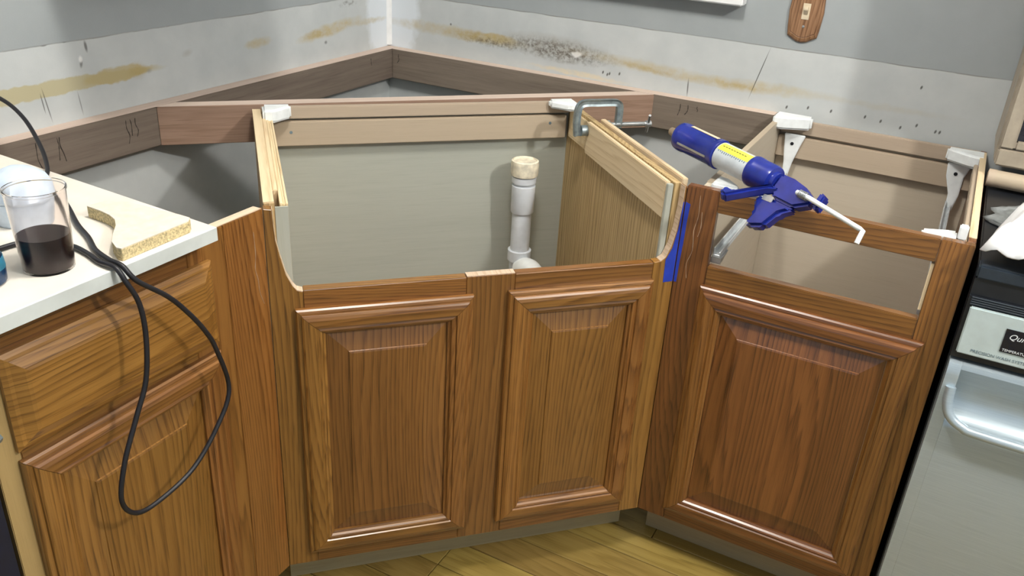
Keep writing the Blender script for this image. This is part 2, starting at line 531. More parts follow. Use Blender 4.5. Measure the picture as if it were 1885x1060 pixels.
def text_mesh(name, body, size, mat, parent, loc, rot, shear=0.0, depth=0.0003):
    cu = bpy.data.curves.new(name, 'FONT')
    cu.body = body
    cu.size = size
    cu.shear = shear
    cu.extrude = depth
    tmp = bpy.data.objects.new(name + '_tmp', cu)
    COL.objects.link(tmp)
    dg = bpy.context.evaluated_depsgraph_get()
    me = bpy.data.meshes.new_from_object(tmp.evaluated_get(dg))
    bpy.data.objects.remove(tmp)
    me.materials.clear()
    me.materials.append(MT[mat])
    o = bpy.data.objects.new(name, me)
    COL.objects.link(o)
    o.parent = parent
    o.location = loc
    o.rotation_euler = rot
    return o


# ------------------------------------------------------------------ room shell
structure(MB().box(-0.12, 0.0, -3.4, 0.12, 0.0, 2.44).build('wall_left', 'wall_left'),
          'grey painted left wall with bare band, glue stains')
structure(MB().box(0.0, 3.6, 0.0, 0.12, 0.0, 2.44).build('wall_right', 'wall_right'),
          'grey painted right wall with bare band, glue and mould stains')
structure(MB().box(-0.12, 3.6, -3.4, 0.12, 2.44, 2.5).build('ceiling', 'ceiling'))
fl = structure(MB().box(-0.12, 3.6, -3.4, 0.12, -0.06, -0.012).build('floor', 'kick', grain='x'),
               'yellow wood plank floor')
# planks run along the right wall
pw, py = 0.083, -0.20
row = 0
while py > -2.6:
    x = -0.3 - 0.37 * (row % 3)
    while x < 3.2:
        L_ = random.choice((0.75, 0.92, 1.1))
        x0, x1 = max(x, 0.05), min(x + L_, 3.2)
        if x1 - x0 > 0.05 and not (x1 < 0.25):
            MB().box(x0 + 0.0008, x1 - 0.0008, py - pw + 0.0008, py - 0.0008, -0.012, 0.0).build(
                'plank', 'plank', fl, grain='x', bevel=0.0012, seg=1)
        x += L_
    py -= pw
    row += 1

# inside corner: filled, caulked joint
cb = structure(MB().prism([(0, 0), (0.013, 0), (0.008, -0.004), (0.004, -0.008), (0, -0.014)], 'z', 0.884, 2.44).build(
    'trim_1', 'white_paint', bevel=0.002), 'lumpy white caulk bead in the wall corner')

# window above the right wall, only its sill corner reaches the picture
w = bpy.data.objects.new('window_1', None)
COL.objects.link(w)
w['kind'] = 'structure'
w['label'] = 'white window with sill on right wall'
w.location = (0.70, 0.0, 1.122)
MB().box(-0.36, 0.345, -0.042, 0.0, 0.0, 0.022).build('window_sill', 'white_paint', w, bevel=0.003)
for x0 in (-0.33, 0.25):
    MB().box(x0, x0 + 0.07, -0.022, 0.0, 0.0222, 0.90).build('window_frame', 'white_paint', w, bevel=0.002)
MB().box(-0.33, 0.32, -0.022, 0.0, 0.9002, 0.97).build('window_frame', 'white_paint', w, bevel=0.002)
MB().box(-0.2598, 0.2498, -0.014, 0.0, 0.44, 0.47).build('sash_bar', 'white_paint', w, bevel=0.002)
MB().box(-0.2598, 0.2498, -0.006, -0.002, 0.0222, 0.4398).build('pane', 'glass', w)
MB().box(-0.2598, 0.2498, -0.006, -0.002, 0.4702, 0.9).build('pane', 'glass', w)

# ------------------------------------------------------------------ wall ledgers (old framing lumber)
T, ZL, HL = 0.0363, 0.8814, 0.0854
aL, aR = 0.9055, 0.8591


o = MB().box(0.0, T, -1.335, 0.0, ZL - HL, ZL).build('ledger_board', 'ledger', grain='y', bevel=0.002)
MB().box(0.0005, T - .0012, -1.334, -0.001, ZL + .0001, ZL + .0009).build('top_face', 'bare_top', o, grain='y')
tag(o, 'weathered brown lumber ledger fixed along the left wall', 'ledger board', 'wall ledgers')
def scratch(parent, pts):
    P = smooth_path(pts, 3)
    MB().tube(P, [0.0009 * random.uniform(0.5, 1.5) for _ in P], 5).build('scratch', 'scratch', parent)


for yy, hh in ((-1.19, .05), (-1.145, .045), (-1.14, .05), (-0.985, .05), (-0.975, .035), (-0.962, .04), (-0.14, .02)):
    scratch(o, [(T, yy + random.uniform(-.0015, .0025) * k, ZL - .012 - hh * k / 3) for k in range(4)])
o = MB().box(T + 0.0006, 1.168, -T, 0.0, ZL - HL, ZL).build('ledger_board', 'ledger', grain='x', bevel=0.002)
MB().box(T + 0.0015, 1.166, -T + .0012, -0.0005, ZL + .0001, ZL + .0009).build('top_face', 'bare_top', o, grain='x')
tag(o, 'weathered brown lumber ledger fixed along the right wall', 'ledger board', 'wall ledgers')
for xx, hh in ((0.93, .030), (0.95, .025), (0.975, .012), (0.06, .025)):
    scratch(o, [(xx + random.uniform(-.0020, .0010) * k, -T, ZL - .012 - hh * k / 3) for k in range(4)])
p1, p2 = Vector((T + 0.0008, -aL)), Vector((aR, -T - 0.0008))
q1, q2 = Vector((T + 0.0008, -aL + 0.0515)), Vector((aR - 0.0515, -T - 0.0008))
dg_ = (p2 - p1).normalized()
o = MB().prism([p1, p2, q2, q1], 'z', ZL - HL, ZL).build('diagonal_brace', 'ledger_red', grain=(dg_.x, dg_.y, 0), bevel=0.0015)
nb = Vector((dg_.y, -dg_.x))
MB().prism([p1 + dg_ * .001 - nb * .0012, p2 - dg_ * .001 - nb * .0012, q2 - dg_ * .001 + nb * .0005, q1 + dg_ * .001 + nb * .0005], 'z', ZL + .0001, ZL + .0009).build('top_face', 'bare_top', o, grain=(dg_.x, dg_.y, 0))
tag(o, 'reddish lumber brace spanning the corner diagonally behind the sink cabinet', 'brace board')

# ------------------------------------------------------------------ cabinet pieces
PROF = [(0.0, 0.0004), (0.0, 0.0085), (0.0025, 0.0115), (0.0065, 0.0125), (0.0090, 0.0125), (0.0096, 0.0160), (0.013, 0.0182), (0.019, 0.0195),
        (0.0330, 0.0195), (0.0345, 0.0165), (0.0365, 0.0168), (0.0395, 0.0180), (0.0425, 0.0168), (0.0450, 0.0130), (0.0490, 0.0105), (0.049, 0.0004)]


def raised_door(parent, x0, x1, z0, z1, label=None, oak='oak'):
    m = MB()
    d0, d1, d2 = 0.0494, 0.088, 0.092
    rings = [(d0, 0.0006), (d0, 0.0062), (d0 + 0.004, 0.0066), (d1, 0.0130), (d1 + 0.0006, 0.0152), (d2, 0.0160)]
    v = []
    for d, h in rings:
        v += [(x0 + d, -h, z0 + d), (x1 - d, -h, z0 + d), (x1 - d, -h, z1 - d), (x0 + d, -h, z1 - d)]
    f = [(0, 1, 2, 3), tuple(len(v) - 4 + i for i in range(4))]
    for i in range(len(rings) - 1):
        for k in range(4):
            f.append((i * 4 + k, i * 4 + (k + 1) % 4, i * 4 + 4 + (k + 1) % 4, i * 4 + 4 + k))
    m.add(v, f)
    door = m.build('door', oak, parent, grain='z', label=label)
    MB().frame_piece((x0, z1), (x0, z0), (1, 0), PROF).build('door_stile', oak, door, grain='z')
    MB().frame_piece((x1, z0), (x1, z1), (-1, 0), PROF).build('door_stile', oak, door, grain='z')
    MB().frame_piece((x0, z0), (x1, z0), (0, 1), PROF).build('door_rail', oak, door, grain='x')
    MB().frame_piece((x1, z1), (x0, z1), (0, -1), PROF).build('door_rail', oak, door, grain='x')
    return door


def drawer_front(parent, x0, x1, z0, z1):
    rings = [(0.0, 0.0004), (0.0, 0.007), (0.006, 0.0105), (0.011, 0.0115), (0.024, 0.0185), (0.029, 0.0195)]
    v = []
    for d, h in rings:
        v += [(x0 + d, -h, z0 + d), (x1 - d, -h, z0 + d), (x1 - d, -h, z1 - d), (x0 + d, -h, z1 - d)]
    f = [(0, 1, 2, 3), tuple(len(v) - 4 + i for i in range(4))]
    for i in range(len(rings) - 1):
        for k in range(4):
            f.append((i * 4 + k, i * 4 + (k + 1) % 4, i * 4 + 4 + (k + 1) % 4, i * 4 + 4 + k))
    return MB().add(v, f).build('drawer_front', 'oak', parent, grain='x')


def side(parent, x0, x1, y0, y1, z1, mat, **kw):
    """cabinet side with the toe-kick notch"""
    return MB().prism([(y0, ZB), (0.0885, ZB), (0.0885, 0.0005), (y1, 0.0005), (y1, z1), (y0, z1)], 'x', x0, x1).build('side_panel', mat, parent, **kw)


def drip(parent, pts, r=0.0006):
    pts = smooth_path([(p[0], -0.0003, p[1]) for p in pts], 5)
    rad = [r * random.uniform(0.5, 1.3) for _ in pts]
    return MB().tube(pts, rad, 6).build('glue_drip', 'glue', parent, smooth=True)


FT = 0.019    # face frame thickness
ZB = 0.105
q = 2 ** -0.5
D = 1.803

# ------------------------------------------------------------------ corner sink cabinet (local x along its front, y into it)
sink = thing('sink_cabinet', 'oak corner sink cabinet with two doors and a cut-out open top', 'cabinet',
             (D / 2, -D / 2, 0), math.radians(45))
S0, S1 = -0.4174, 0.3466
DEP = 0.600
# left stile with its sawn curved cut
st_l = [(S0, ZB), (-0.362, ZB), (-0.362, 0.7165), (-0.372, 0.7200), (-0.3785, 0.7285), (-0.388, 0.750), (-0.396, 0.785),
        (-0.4015, 0.815), (-0.4035, 0.850), (-0.4040, 0.869), (S0, 0.871)]
o = MB().prism(st_l, 'y', 0.0, FT).build('stile', 'oak', sink, bevel=0.0008, seg=1)
st_r = [(0.300, ZB), (S1, ZB), (S1, 0.873), (0.3435, 0.873), (0.3430, 0.834), (0.3395, 0.787), (0.333, 0.752), (0.3235, 0.7285),
        (0.314, 0.7215), (0.300, 0.7205)]
MB().prism(st_r, 'y', 0.0, FT).build('stile', 'oak', sink, bevel=0.0008, seg=1)
# bare sawn edges left by the cut
def edge_strip(pts, name='cut_edge', t_=0.0008):
    m = MB()
    for a, b in zip(pts[:-1], pts[1:]):
        n_ = Vector((a[1] - b[1], b[0] - a[0])).normalized() * t_
        m.add([(a[0], 0.0006, a[1]), (b[0], 0.0006, b[1]), (b[0], FT - .0006, b[1]), (a[0], FT - .0006, a[1]),
               (a[0] + n_.x, 0.0006, a[1] + n_.y), (b[0] + n_.x, 0.0006, b[1] + n_.y), (b[0] + n_.x, FT - .0006, b[1] + n_.y),
               (a[0] + n_.x, FT - .0006, a[1] + n_.y)],
              [(0, 1, 2, 3), (4, 7, 6, 5), (0, 4, 5, 1), (2, 6, 7, 3), (1, 5, 6, 2), (0, 3, 7, 4)])
    return m.build(name, 'oak_edge', sink, grain='y', label='pale bare sawn edge of the stile')
edge_strip(list(reversed(st_l[2:10])))
edge_strip(list(reversed(st_r[3:9])))
ML, MR = -0.072, 0.020
ZR = 0.7190
MB().box(ML, MR, 0.0, FT, ZB, ZR + 0.0015).build('mullion', 'oak', sink, bevel=0.001, seg=1)
MB().box(ML + .0005, MR - .0005, 0.0008, FT - .0008, ZR + 0.0016, ZR + 0.0024).build('cut_edge', 'oak_edge', sink, grain='y')
for a, b in ((-0.3615, ML - 0.0005), (MR + 0.0005, 0.2995)):
    MB().box(a, b, 0.0, FT, 0.660, ZR).build('apron_rail', 'oak', sink, grain='x', bevel=0.001, seg=1)
    MB().box(a, b, 0.0, FT, ZB, 0.150).build('bottom_rail', 'oak', sink, grain='x', bevel=0.001, seg=1)
    MB().box(a + .001, b - .001, 0.001, FT - .001, ZR + 0.0002, ZR + 0.0008).build('cut_edge', 'oak', sink, grain='x')
raised_door(sink, -0.377, -0.059, 0.137, 0.686)
raised_door(sink, 0.007, 0.301, 0.140, 0.687)
# carcass
MB().box(S0 + 0.001, S1 - 0.001, 0.0755, 0.0875, 0.0005, 0.1045).build('toe_kick', 'kick', sink, grain='x')
MB().box(-0.397, 0.318, FT + 0.0005, DEP - 0.013, 0.106, 0.120).build('bottom_panel', 'tan', sink, grain='x')
side(sink, -0.416, -0.3985, FT + 0.0005, DEP, 0.874, 'oak_light', bevel=0.0008, seg=1)
MB().box(-0.4163, -0.3990, FT + 0.002, DEP - .001, 0.8742, 0.8756).build('cut_edge', 'pine', sink, grain='y')
side(sink, 0.331, 0.3445, FT + 0.0005, DEP, 0.874, 'oak_light', bevel=0.0008, seg=1)
MB().box(-0.398, 0.3305, DEP - 0.006, DEP, 0.106, 0.868).build('back_panel', 'panel', sink, grain='x')
MB().box(-0.3975, 0.330, DEP - 0.021, DEP - 0.0065, 0.857, 0.884).build('top_rail', 'tan', sink, grain='x', bevel=0.0015)
MB().box(-0.3760, 0.3185, DEP - 0.026, DEP - 0.0065, 0.796, 0.852).build('back_cleat', 'tan', sink, grain='x', bevel=0.0015)
for x_, z_ in ((-0.337, 0.828), (0.276, 0.834)):
    MB().lathe([(0.0035, 0), (0.0035, 0.0008)], 10, 'y', (x_, DEP - 0.0268, z_)).build('screw', 'print', sink)
# left support boards: middle spacer stops short of the front, inner plywood board runs through
MB().box(-0.3983, -0.3903, 0.085, DEP - 0.022, 0.60, 0.872).build('spacer_board', 'pine', sink, grain='y', bevel=0.001)
for i, (a, b, zt) in enumerate(((-0.3900, -0.3850, 0.871), (-0.3847, -0.3808, 0.869), (-0.3805, -0.3765, 0.870))):
    MB().box(a, b, FT + 0.004, DEP - 0.027, 0.45, zt).build('support_board', 'pine', sink, grain='y', bevel=0.001)
MB().box(-0.398, -0.3768, FT + 0.0006, FT + 0.0036, 0.48, 0.866).build('board_end', 'panel', sink, grain='z')
# right cleat and boards
MB().box(0.3170, 0.3270, FT + 0.010, 0.440, 0.800, 0.874).build('side_cleat', 'pine', sink, grain='y', bevel=0.0015)
MB().box(0.3250, 0.3305, 0.4405, DEP - 0.027, 0.800, 0.868).build('side_cleat', 'pine', sink, grain='y', bevel=0.0015)
MB().box(0.3170, 0.3290, FT + 0.0008, FT + 0.0095, 0.560, 0.871).build('front_post', 'panel', sink, grain='z', bevel=0.001)
# outer filler board running beside the right side panel
MB().box(0.3520, 0.3640, 0.030, DEP - 0.155, 0.780, 0.878).build('outer_board', 'pine', sink, grain='y', bevel=0.0015)
MB().box(0.3447, 0.3518, 0.14, 0.17, 0.800, 0.868).build('spacer_block', 'pine', sink, grain='z', bevel=0.001)
MB().box(0.3447, 0.3518, 0.36, 0.43, 0.800, 0.860).build('spacer_block', 'pine', sink, grain='y', bevel=0.001)
# plastic corner braces at the back corners
def corner_brace(parent, x0, x1, y1, z0, z1, flip):
    pts = [(x0, y1), (x1, y1), (x1, y1 - 0.018), (x0 + 0.024, y1 - 0.052), (x0, y1 - 0.052)]
    if flip:
        pts = [(x0 + x1 - px, py_) for px, py_ in pts]
    return MB().prism(pts, 'z', z0, z1).build('corner_brace', 'white_plastic', parent, bevel=0.005, seg=3, smooth=True)
corner_brace(sink, -0.396, -0.335, DEP - 0.0215, 0.8625, 0.892, False)
corner_brace(sink, 0.268, 0.330, DEP - 0.0215, 0.8735, 0.893, True)

# ------------------------------------------------------------------ right base cabinet (open top, drawer removed)
RX0, RY = 1.172, -0.6563
rc = thing('base_cabinet', 'oak base cabinet with empty drawer opening and open top beside dishwasher', 'cabinet', (RX0, RY, 0))
RW = 0.465
ZT = 0.876
MB().box(-0.0249, 0.0365, 0.0, FT, ZB, ZT).build('stile', 'oak_red', rc, bevel=0.0015)
MB().box(0.4135, RW, 0.0, FT, ZB, ZT).build('stile', 'oak_red', rc, bevel=0.0015)
MB().box(0.4085, 0.4134, 0.0035, FT - .001, 0.742, 0.830).build('cut_edge', 'pine', rc, label='pale bare edge inside the drawer opening')
MB().box(0.0370, 0.4130, 0.0, FT, 0.8345, ZT).build('top_rail', 'oak_red', rc, grain='x', bevel=0.0015)
MB().box(0.0370, 0.4130, 0.0, FT, 0.660, 0.7255).build('middle_rail', 'oak_red', rc, grain='x', bevel=0.0015)
MB().box(0.0370, 0.4130, 0.0, FT, ZB, 0.150).build('bottom_rail', 'oak_red', rc, grain='x', bevel=0.0015)
MB().prism([(-0.0257, 0.0022), (-0.0257, 0.0188), (-0.0365, 0.0138)], 'z', ZB, 0.868).build('light_block_strip', 'oak_red', rc)  # added behind the joint to keep light from leaking through the gap
raised_door(rc, 0.0315, 0.4345, 0.137, 0.686, oak='oak_red')
RD = -RY - 0.004     # depth
MB().box(-0.020, RW - 0.001, 0.0755, 0.0875, 0.0005, 0.1045).build('toe_kick', 'kick', rc, grain='x')
side(rc, 0.0, 0.0125, FT + .0005, RD - 0.004, ZT, 'panel_tan', grain='y', bevel=0.0008, seg=1)
side(rc, RW - 0.0125, RW, FT + .0005, RD - 0.004, ZT, 'oak_red', bevel=0.0008, seg=1)
MB().box(RW - 0.021, RW - 0.0128, FT + .0005, RD - 0.12, 0.848, ZT - 0.003).build('side_cleat', 'tan', rc, grain='y', bevel=0.0012)
MB().box(RW - 0.0125, RW, FT + .02, RD - 0.02, ZT + 0.0002, ZT + 0.0014).build('cut_edge', 'pine', rc, grain='y')
MB().box(0.0, 0.0125, FT + .02, RD - 0.02, ZT + 0.0002, ZT + 0.0014).build('cut_edge', 'tan', rc, grain='y')
MB().box(0.013, RW - 0.013, RD - 0.010, RD - 0.004, 0.106, 0.868).build('back_panel', 'panel_tan', rc, grain='x')
MB().box(0.013, RW - 0.013, RD - 0.025, RD - 0.0105, 0.845, 0.877).build('top_rail', 'tan', rc, grain='x', bevel=0.0015)
MB().box(0.013, RW - 0.013, RD - 0.030, RD - 0.0105, 0.786, 0.838).build('back_cleat', 'tan', rc, grain='x', bevel=0.0015)
MB().box(0.013, RW - 0.031, FT + .0005, RD - 0.011, 0.106, 0.120).build('bottom_panel', 'tan', rc, grain='x')
corner_brace(rc, 0.000, 0.086, RD - 0.0255, 0.862, 0.893, False)
corner_brace(rc, 0.386, 0.4645, RD - 0.0255, 0.8505, 0.880, True)
for xa, xb, xc, xd in ((0.028, 0.078, 0.040, 0.052), (0.394, 0.444, 0.414, 0.428)):
    br = MB().prism([(xa, 0.846), (xb, 0.846), (xb - 0.010, 0.815), (xd + .006, 0.775), (xd, 0.735), (xc, 0.735), (xc - .002, 0.775),
                     (xa + .004, 0.815)], 'y', RD - 0.038, RD - 0.0305).build('slide_bracket', 'white_plastic', rc, bevel=0.002)
    MB().lathe([(0.0042, 0), (0.0042, 0.001)], 10, 'y', ((xa + xb) / 2 - .003, RD - 0.0392, 0.823)).build('screw', 'black', br)
for x0 in (0.0385, 0.4115):
    sl = MB().box(x0, x0 + 0.014, FT + 0.002, RD - 0.0385, 0.738, 0.744)
    sl.box(x0, x0 + 0.003, FT + 0.002, RD - 0.0385, 0.744, 0.758)
    sl.box(x0 + .011, x0 + 0.014, FT + 0.002, RD - 0.0385, 0.744, 0.750)
    sl.build('drawer_slide', 'galvanised', rc, bevel=0.0008, seg=1)
    tip = MB().prism([(FT + .002, 0.7262), (FT + 0.055, 0.7365), (FT + 0.055, 0.7378), (FT + .002, 0.7378)], 'x', x0 - 0.003, x0 + 0.017)
    tip.build('slide_foot', 'steel', rc)
# front corner blocks
o = MB().prism([(RW - 0.031, FT + .0006), (RW - 0.085, FT + .0006), (RW - 0.085, FT + 0.012), (RW - 0.048, FT + 0.030), (RW - 0.031, FT + 0.034)],
               'z', 0.852, 0.879).build('corner_block', 'white_plastic', rc, bevel=0.003, smooth=True)
MB().box(RW - 0.030, RW - 0.016, FT + .004, FT + 0.022, 0.8738, 0.897).build('corner_tab', 'white_plastic', rc, bevel=0.002)
MB().prism([(0.0130, FT + .0006), (0.068, FT + .0006), (0.060, FT + 0.018), (0.036, FT + 0.045), (0.0130, FT + 0.052)], 'z', 0.852, 0.884).build(
    'corner_block', 'white_plastic', rc, bevel=0.004, smooth=True)
drip(rc, [(0.002, 0.861), (0.004, 0.82), (0.000, 0.79), (0.003, 0.75), (-0.004, 0.72), (0.0, 0.69)])
drip(rc, [(0.010, 0.83), (0.012, 0.80), (0.009, 0.78)], 0.0007)

# ------------------------------------------------------------------ left base cabinet
LY = -1.690
lc = thing('base_cabinet', 'oak base cabinet with drawer and door under the cream countertop', 'cabinet', (0.6062, LY, 0), math.radians(90))
LW = 0.345
MB().box(0.0, 0.033, 0.0, FT, ZB, 0.8785).build('stile', 'pale_strip', lc, bevel=0.001, label='pale oak stile at the cabinet end')  # end stile is paler and yellower than the other stiles
MB().box(0.331, 0.4045, 0.0, FT, ZB, 0.872).build('stile', 'oak', lc, bevel=0.001)
MB().prism([(0.4925, 0.0192), (0.4936, 0.0016), (0.5050, 0.0135)], 'z', ZB, 0.868).build('light_block_strip', 'oak', lc)  # added strip behind the bend, blocks light coming through the seam
MB().box(0.4050, 0.4927, 0.0, FT, ZB, 0.872).build('filler_strip', 'oak', lc, bevel=0.001)
MB().box(0.352, 0.4905, 0.001, FT - .001, 0.8722, 0.8732).build('cut_edge', 'oak_edge', lc, grain='x')
for a, b in ((0.815, 0.8785), (0.655, 0.700), (ZB, 0.150)):
    MB().box(0.0335, 0.3305, 0.0, FT, a, b).build('rail', 'oak', lc, grain='x', bevel=0.001)
raised_door(lc, 0.027, 0.369, 0.137, 0.672)
drawer_front(lc, 0.027, 0.369, 0.687, 0.829)
side(lc, 0.0, 0.0125, FT + .0005, 0.600, 0.8785, 'oak_light')
side(lc, 0.332, 0.3445, FT + .0005, 0.565, 0.8785, 'oak_light')
MB().box(0.013, 0.3315, 0.594, 0.600, 0.106, 0.8785).build('back_panel', 'panel', lc, grain='x')
MB().box(0.013, 0.3315, FT + .0005, 0.593, 0.106, 0.120).build('bottom_panel', 'tan', lc, grain='x')
MB().box(0.001, 0.490, 0.0755, 0.0875, 0.0005, 0.1045).build('toe_kick', 'kick', lc, grain='x')
drip(lc, [(0.468, 0.84), (0.469, 0.80), (0.466, 0.775), (0.470, 0.755), (0.472, 0.73), (0.480, 0.705)])

# countertop
ct = thing('countertop', 'cream laminate countertop on the left, sawn off square at its end', 'countertop', (0.0, -1.75, 0.8793))
MB().prism([(0.0, -0.75), (0.6490, -0.75), (0.6490, 0.4130), (0.0, 0.4390)], 'z', 0.0, 0.0187).build('slab', 'laminate', ct, bevel=0.0006, seg=1)
MB().box(0.6492, 0.6515, -0.75, 0.4128, -0.0022, 0.0187).build('front_edge', 'laminate_edge', ct, bevel=0.0006, seg=1)

# ------------------------------------------------------------------ navy appliance at far left of the left cabinet
nv = thing('appliance', 'dark navy appliance front left of the pale cabinet stile', 'appliance', (0.60, -1.695, 0))
MB().box(-0.56, 0.0, -0.595, 0.0, 0.10, 0.872).build('body', 'navy', nv, bevel=0.004)
MB().box(0.0004, 0.018, -0.593, -0.004, 0.14, 0.71).build('door', 'navy', nv, bevel=0.004)
MB().box(0.0004, 0.022, -0.593, -0.004, 0.722, 0.868).build('control_panel', 'dark_vent', nv, bevel=0.004)
MB().tube(smooth_path([(0.0225, -0.53, 0.74), (0.042, -0.52, 0.74), (0.042, -0.04, 0.74), (0.0225, -0.03, 0.74)], 6), 0.007, 8).build('handle', 'dull_steel', nv, smooth=True)
MB().box(-0.54, -0.06, -0.585, -0.010, 0.0, 0.0995).build('base', 'black', nv)

# ------------------------------------------------------------------ particle board off-cut
top = [(0.480, -1.417), (0.511, -1.418), (0.532, -1.421), (0.552, -1.428), (0.571, -1.442), (0.590, -1.462), (0.612, -1.482), (0.632, -1.4915),
       (0.640, -1.490), (0.637, -1.374), (0.629, -1.364), (0.608, -1.364), (0.513, -1.372), (0.484, -1.390)]
cx_, cy_ = 0.57, -1.42
oc = thing('board_offcut', 'particle board offcut with a curved notch lying on the countertop', 'offcut', (cx_, cy_, 0.8983))
MB().prism([(a - cx_, b - cy_) for a, b in top], 'z', 0.0, 0.0165).build('core', 'chip', oc, bevel=0.0006, seg=1)
MB().prism([(cx2 * 0.996, cy2 * 0.996) for cx2, cy2 in [(a - cx_, b - cy_) for a, b in top]], 'z', 0.0166, 0.0180).build('face', 'chip_top', oc)

# ------------------------------------------------------------------ cup with dark drink
cup = thing('plastic_cup', 'clear plastic cup of dark red drink on the countertop', 'cup', (0.580, -1.553, 0.8981))
MB().lathe([(0.0300, 0.0), (0.0305, 0.002), (0.0352, 0.104), (0.0364, 0.105), (0.0364, 0.108), (0.0345, 0.108), (0.0298, 0.0032), (0.004, 0.003)], 40).build(
    'cup_wall', 'clear', cup, smooth=True)
MB().lathe([(0.004, 0.0034), (0.0292, 0.0036), (0.0312, 0.0465), (0.0310, 0.0470), (0.001, 0.0470)], 40).build('drink', 'drink', cup, smooth=True)
tub = thing('plastic_tub', 'bluish white tub with crinkled domed top behind the cup', 'tub', (0.418, -1.472, 0.8981))
MB().lathe([(0.036, 0.0), (0.038, 0.002), (0.0435, 0.034), (0.0435, 0.036), (0.01, 0.036)], 36).build('tub_body', 'bluewhite', tub, smooth=True)
m = MB().lathe([(0.0440, 0.0364), (0.0455, 0.040), (0.044, 0.052), (0.037, 0.064), (0.025, 0.073), (0.011, 0.078), (0.001, 0.079)], 36)
for v in m.v:
    k = noise.noise(v * 70.0) * 0.0035
    v.x += k; v.y -= k; v.z += k * (1 if v.z > 0.05 else 0)
m.build('crinkled_top', 'bluewhite', tub, smooth=True)
bt = thing('bottle', 'short dark blue bottle at the left edge of the countertop', 'bottle', (0.556, -1.628, 0.8981))
MB().lathe([(0.026, 0.0), (0.029, 0.003), (0.030, 0.02), (0.026, 0.046), (0.014, 0.060), (0.011, 0.062), (0.011, 0.070), (0.002, 0.070)], 30).build('bottle_body', 'bottle_blue', bt, smooth=True)
MB().lathe([(0.0125, 0.0702), (0.0125, 0.086), (0.0115, 0.088), (0.001, 0.088)], 24).build('cap', 'black', bt, smooth=True)
MB().lathe([(0.0302, 0.020), (0.0290, 0.034), (0.0284, 0.034), (0.0296, 0.020)], 30).build('bottle_label', 'cyan', bt, smooth=True)

# ------------------------------------------------------------------ black cable
cz = 0.9023
cpts = [(0.012, -1.400, 1.060), (0.03, -1.335, 1.02), (0.06, -1.262, 0.977), (0.12, -1.258, 0.950), (0.20, -1.287, 0.918), (0.265, -1.325, 0.9035),
        (0.314, -1.362, cz), (0.413, -1.404, cz), (0.497, -1.448, cz), (0.548, -1.470, cz), (0.590, -1.492, cz), (0.630, -1.503, cz), (0.656, -1.505, 0.9015),
        (0.669, -1.496, 0.880), (0.673, -1.456, 0.842), (0.675, -1.428, 0.806), (0.675, -1.402, 0.765), (0.674, -1.383, 0.722),
        (0.673, -1.366, 0.643), (0.675, -1.400, 0.592), (0.676, -1.454, 0.550), (0.676, -1.515, 0.536), (0.676, -1.558, 0.541), (0.676, -1.578, 0.576),
        (0.676, -1.564, 0.632), (0.676, -1.535, 0.690), (0.676, -1.511, 0.738), (0.675, -1.500, 0.800), (0.673, -1.501, 0.850), (0.668, -1.512, 0.885),
        (0.656, -1.515, 0.9025), (0.625, -1.514, cz), (0.590, -1.505, cz), (0.55, -1.502, cz), (0.50, -1.520, cz), (0.49, -1.58, cz), (0.50, -1.68, cz),
        (0.47, -1.80, cz)]
cb_ = thing('power_cable', 'black cable trailing over the countertop and hanging in a loop', 'cable', (0.6, -1.48, 0.9))
base = Vector((0.6, -1.48, 0.9))
MB().tube([p - base for p in smooth_path(cpts, 7)], 0.0036, 10).build('cord', 'cable', cb_, smooth=True)
MB().box(-0.599, -0.570, 0.060, 0.095, 0.140, 0.178).build('plug', 'black', cb_, bevel=0.004)

# ------------------------------------------------------------------ drain pipe
pp = thing('drain_pipe', 'white capped drain pipe standing inside the open sink cabinet', 'pipe',
           (0.200 * q + 0.757 * q, 0.200 * q - 0.757 * q, 0.1205), math.radians(45))
zz = 0.1205
MB().lathe([(0.0240, 0.0), (0.0240, 0.595)], 28, 'z').build('standpipe', 'pvc', pp, smooth=True)
MB().lathe([(0.0243, 0.507), (0.0268, 0.508), (0.0285, 0.511), (0.0288, 0.578), (0.0243, 0.580)], 28).build('coupling', 'pvc', pp, smooth=True)
MB().lathe([(0.0243, 0.602), (0.0320, 0.604), (0.0335, 0.612), (0.0335, 0.632), (0.0325, 0.640), (0.029, 0.6415), (0.028, 0.638), (0.002, 0.638)], 32).build('cap', 'pvc_cap', pp, smooth=True)
MB().lathe([(0.0243, 0.585), (0.0295, 0.586), (0.0300, 0.601), (0.0243, 0.6018)], 28).build('threaded_collar', 'pvc', pp, smooth=True)
MB().lathe([(0.0243, 0.380), (0.0295, 0.381), (0.0295, 0.408), (0.0243, 0.409)], 28).build('hub', 'pvc', pp, smooth=True)
el = smooth_path([(0.0, -0.0245, 0.365), (0.006, -0.042, 0.374), (0.014, -0.060, 0.374), (0.022, -0.076, 0.356), (0.026, -0.084, 0.32), (0.027, -0.086, 0.23)], 5)
MB().tube(el, 0.0265, 20).build('elbow', 'white_plastic', pp, smooth=True)

# ------------------------------------------------------------------ C clamp (local frame of sink: x along s)
cl = thing('c_clamp', 'steel C clamp pinching the boards at the sink cabinet right side', 'clamp', (0.84 * q + 0.338 * q, 0.338 * q - 0.84 * q, 0.8725), math.radians(45))
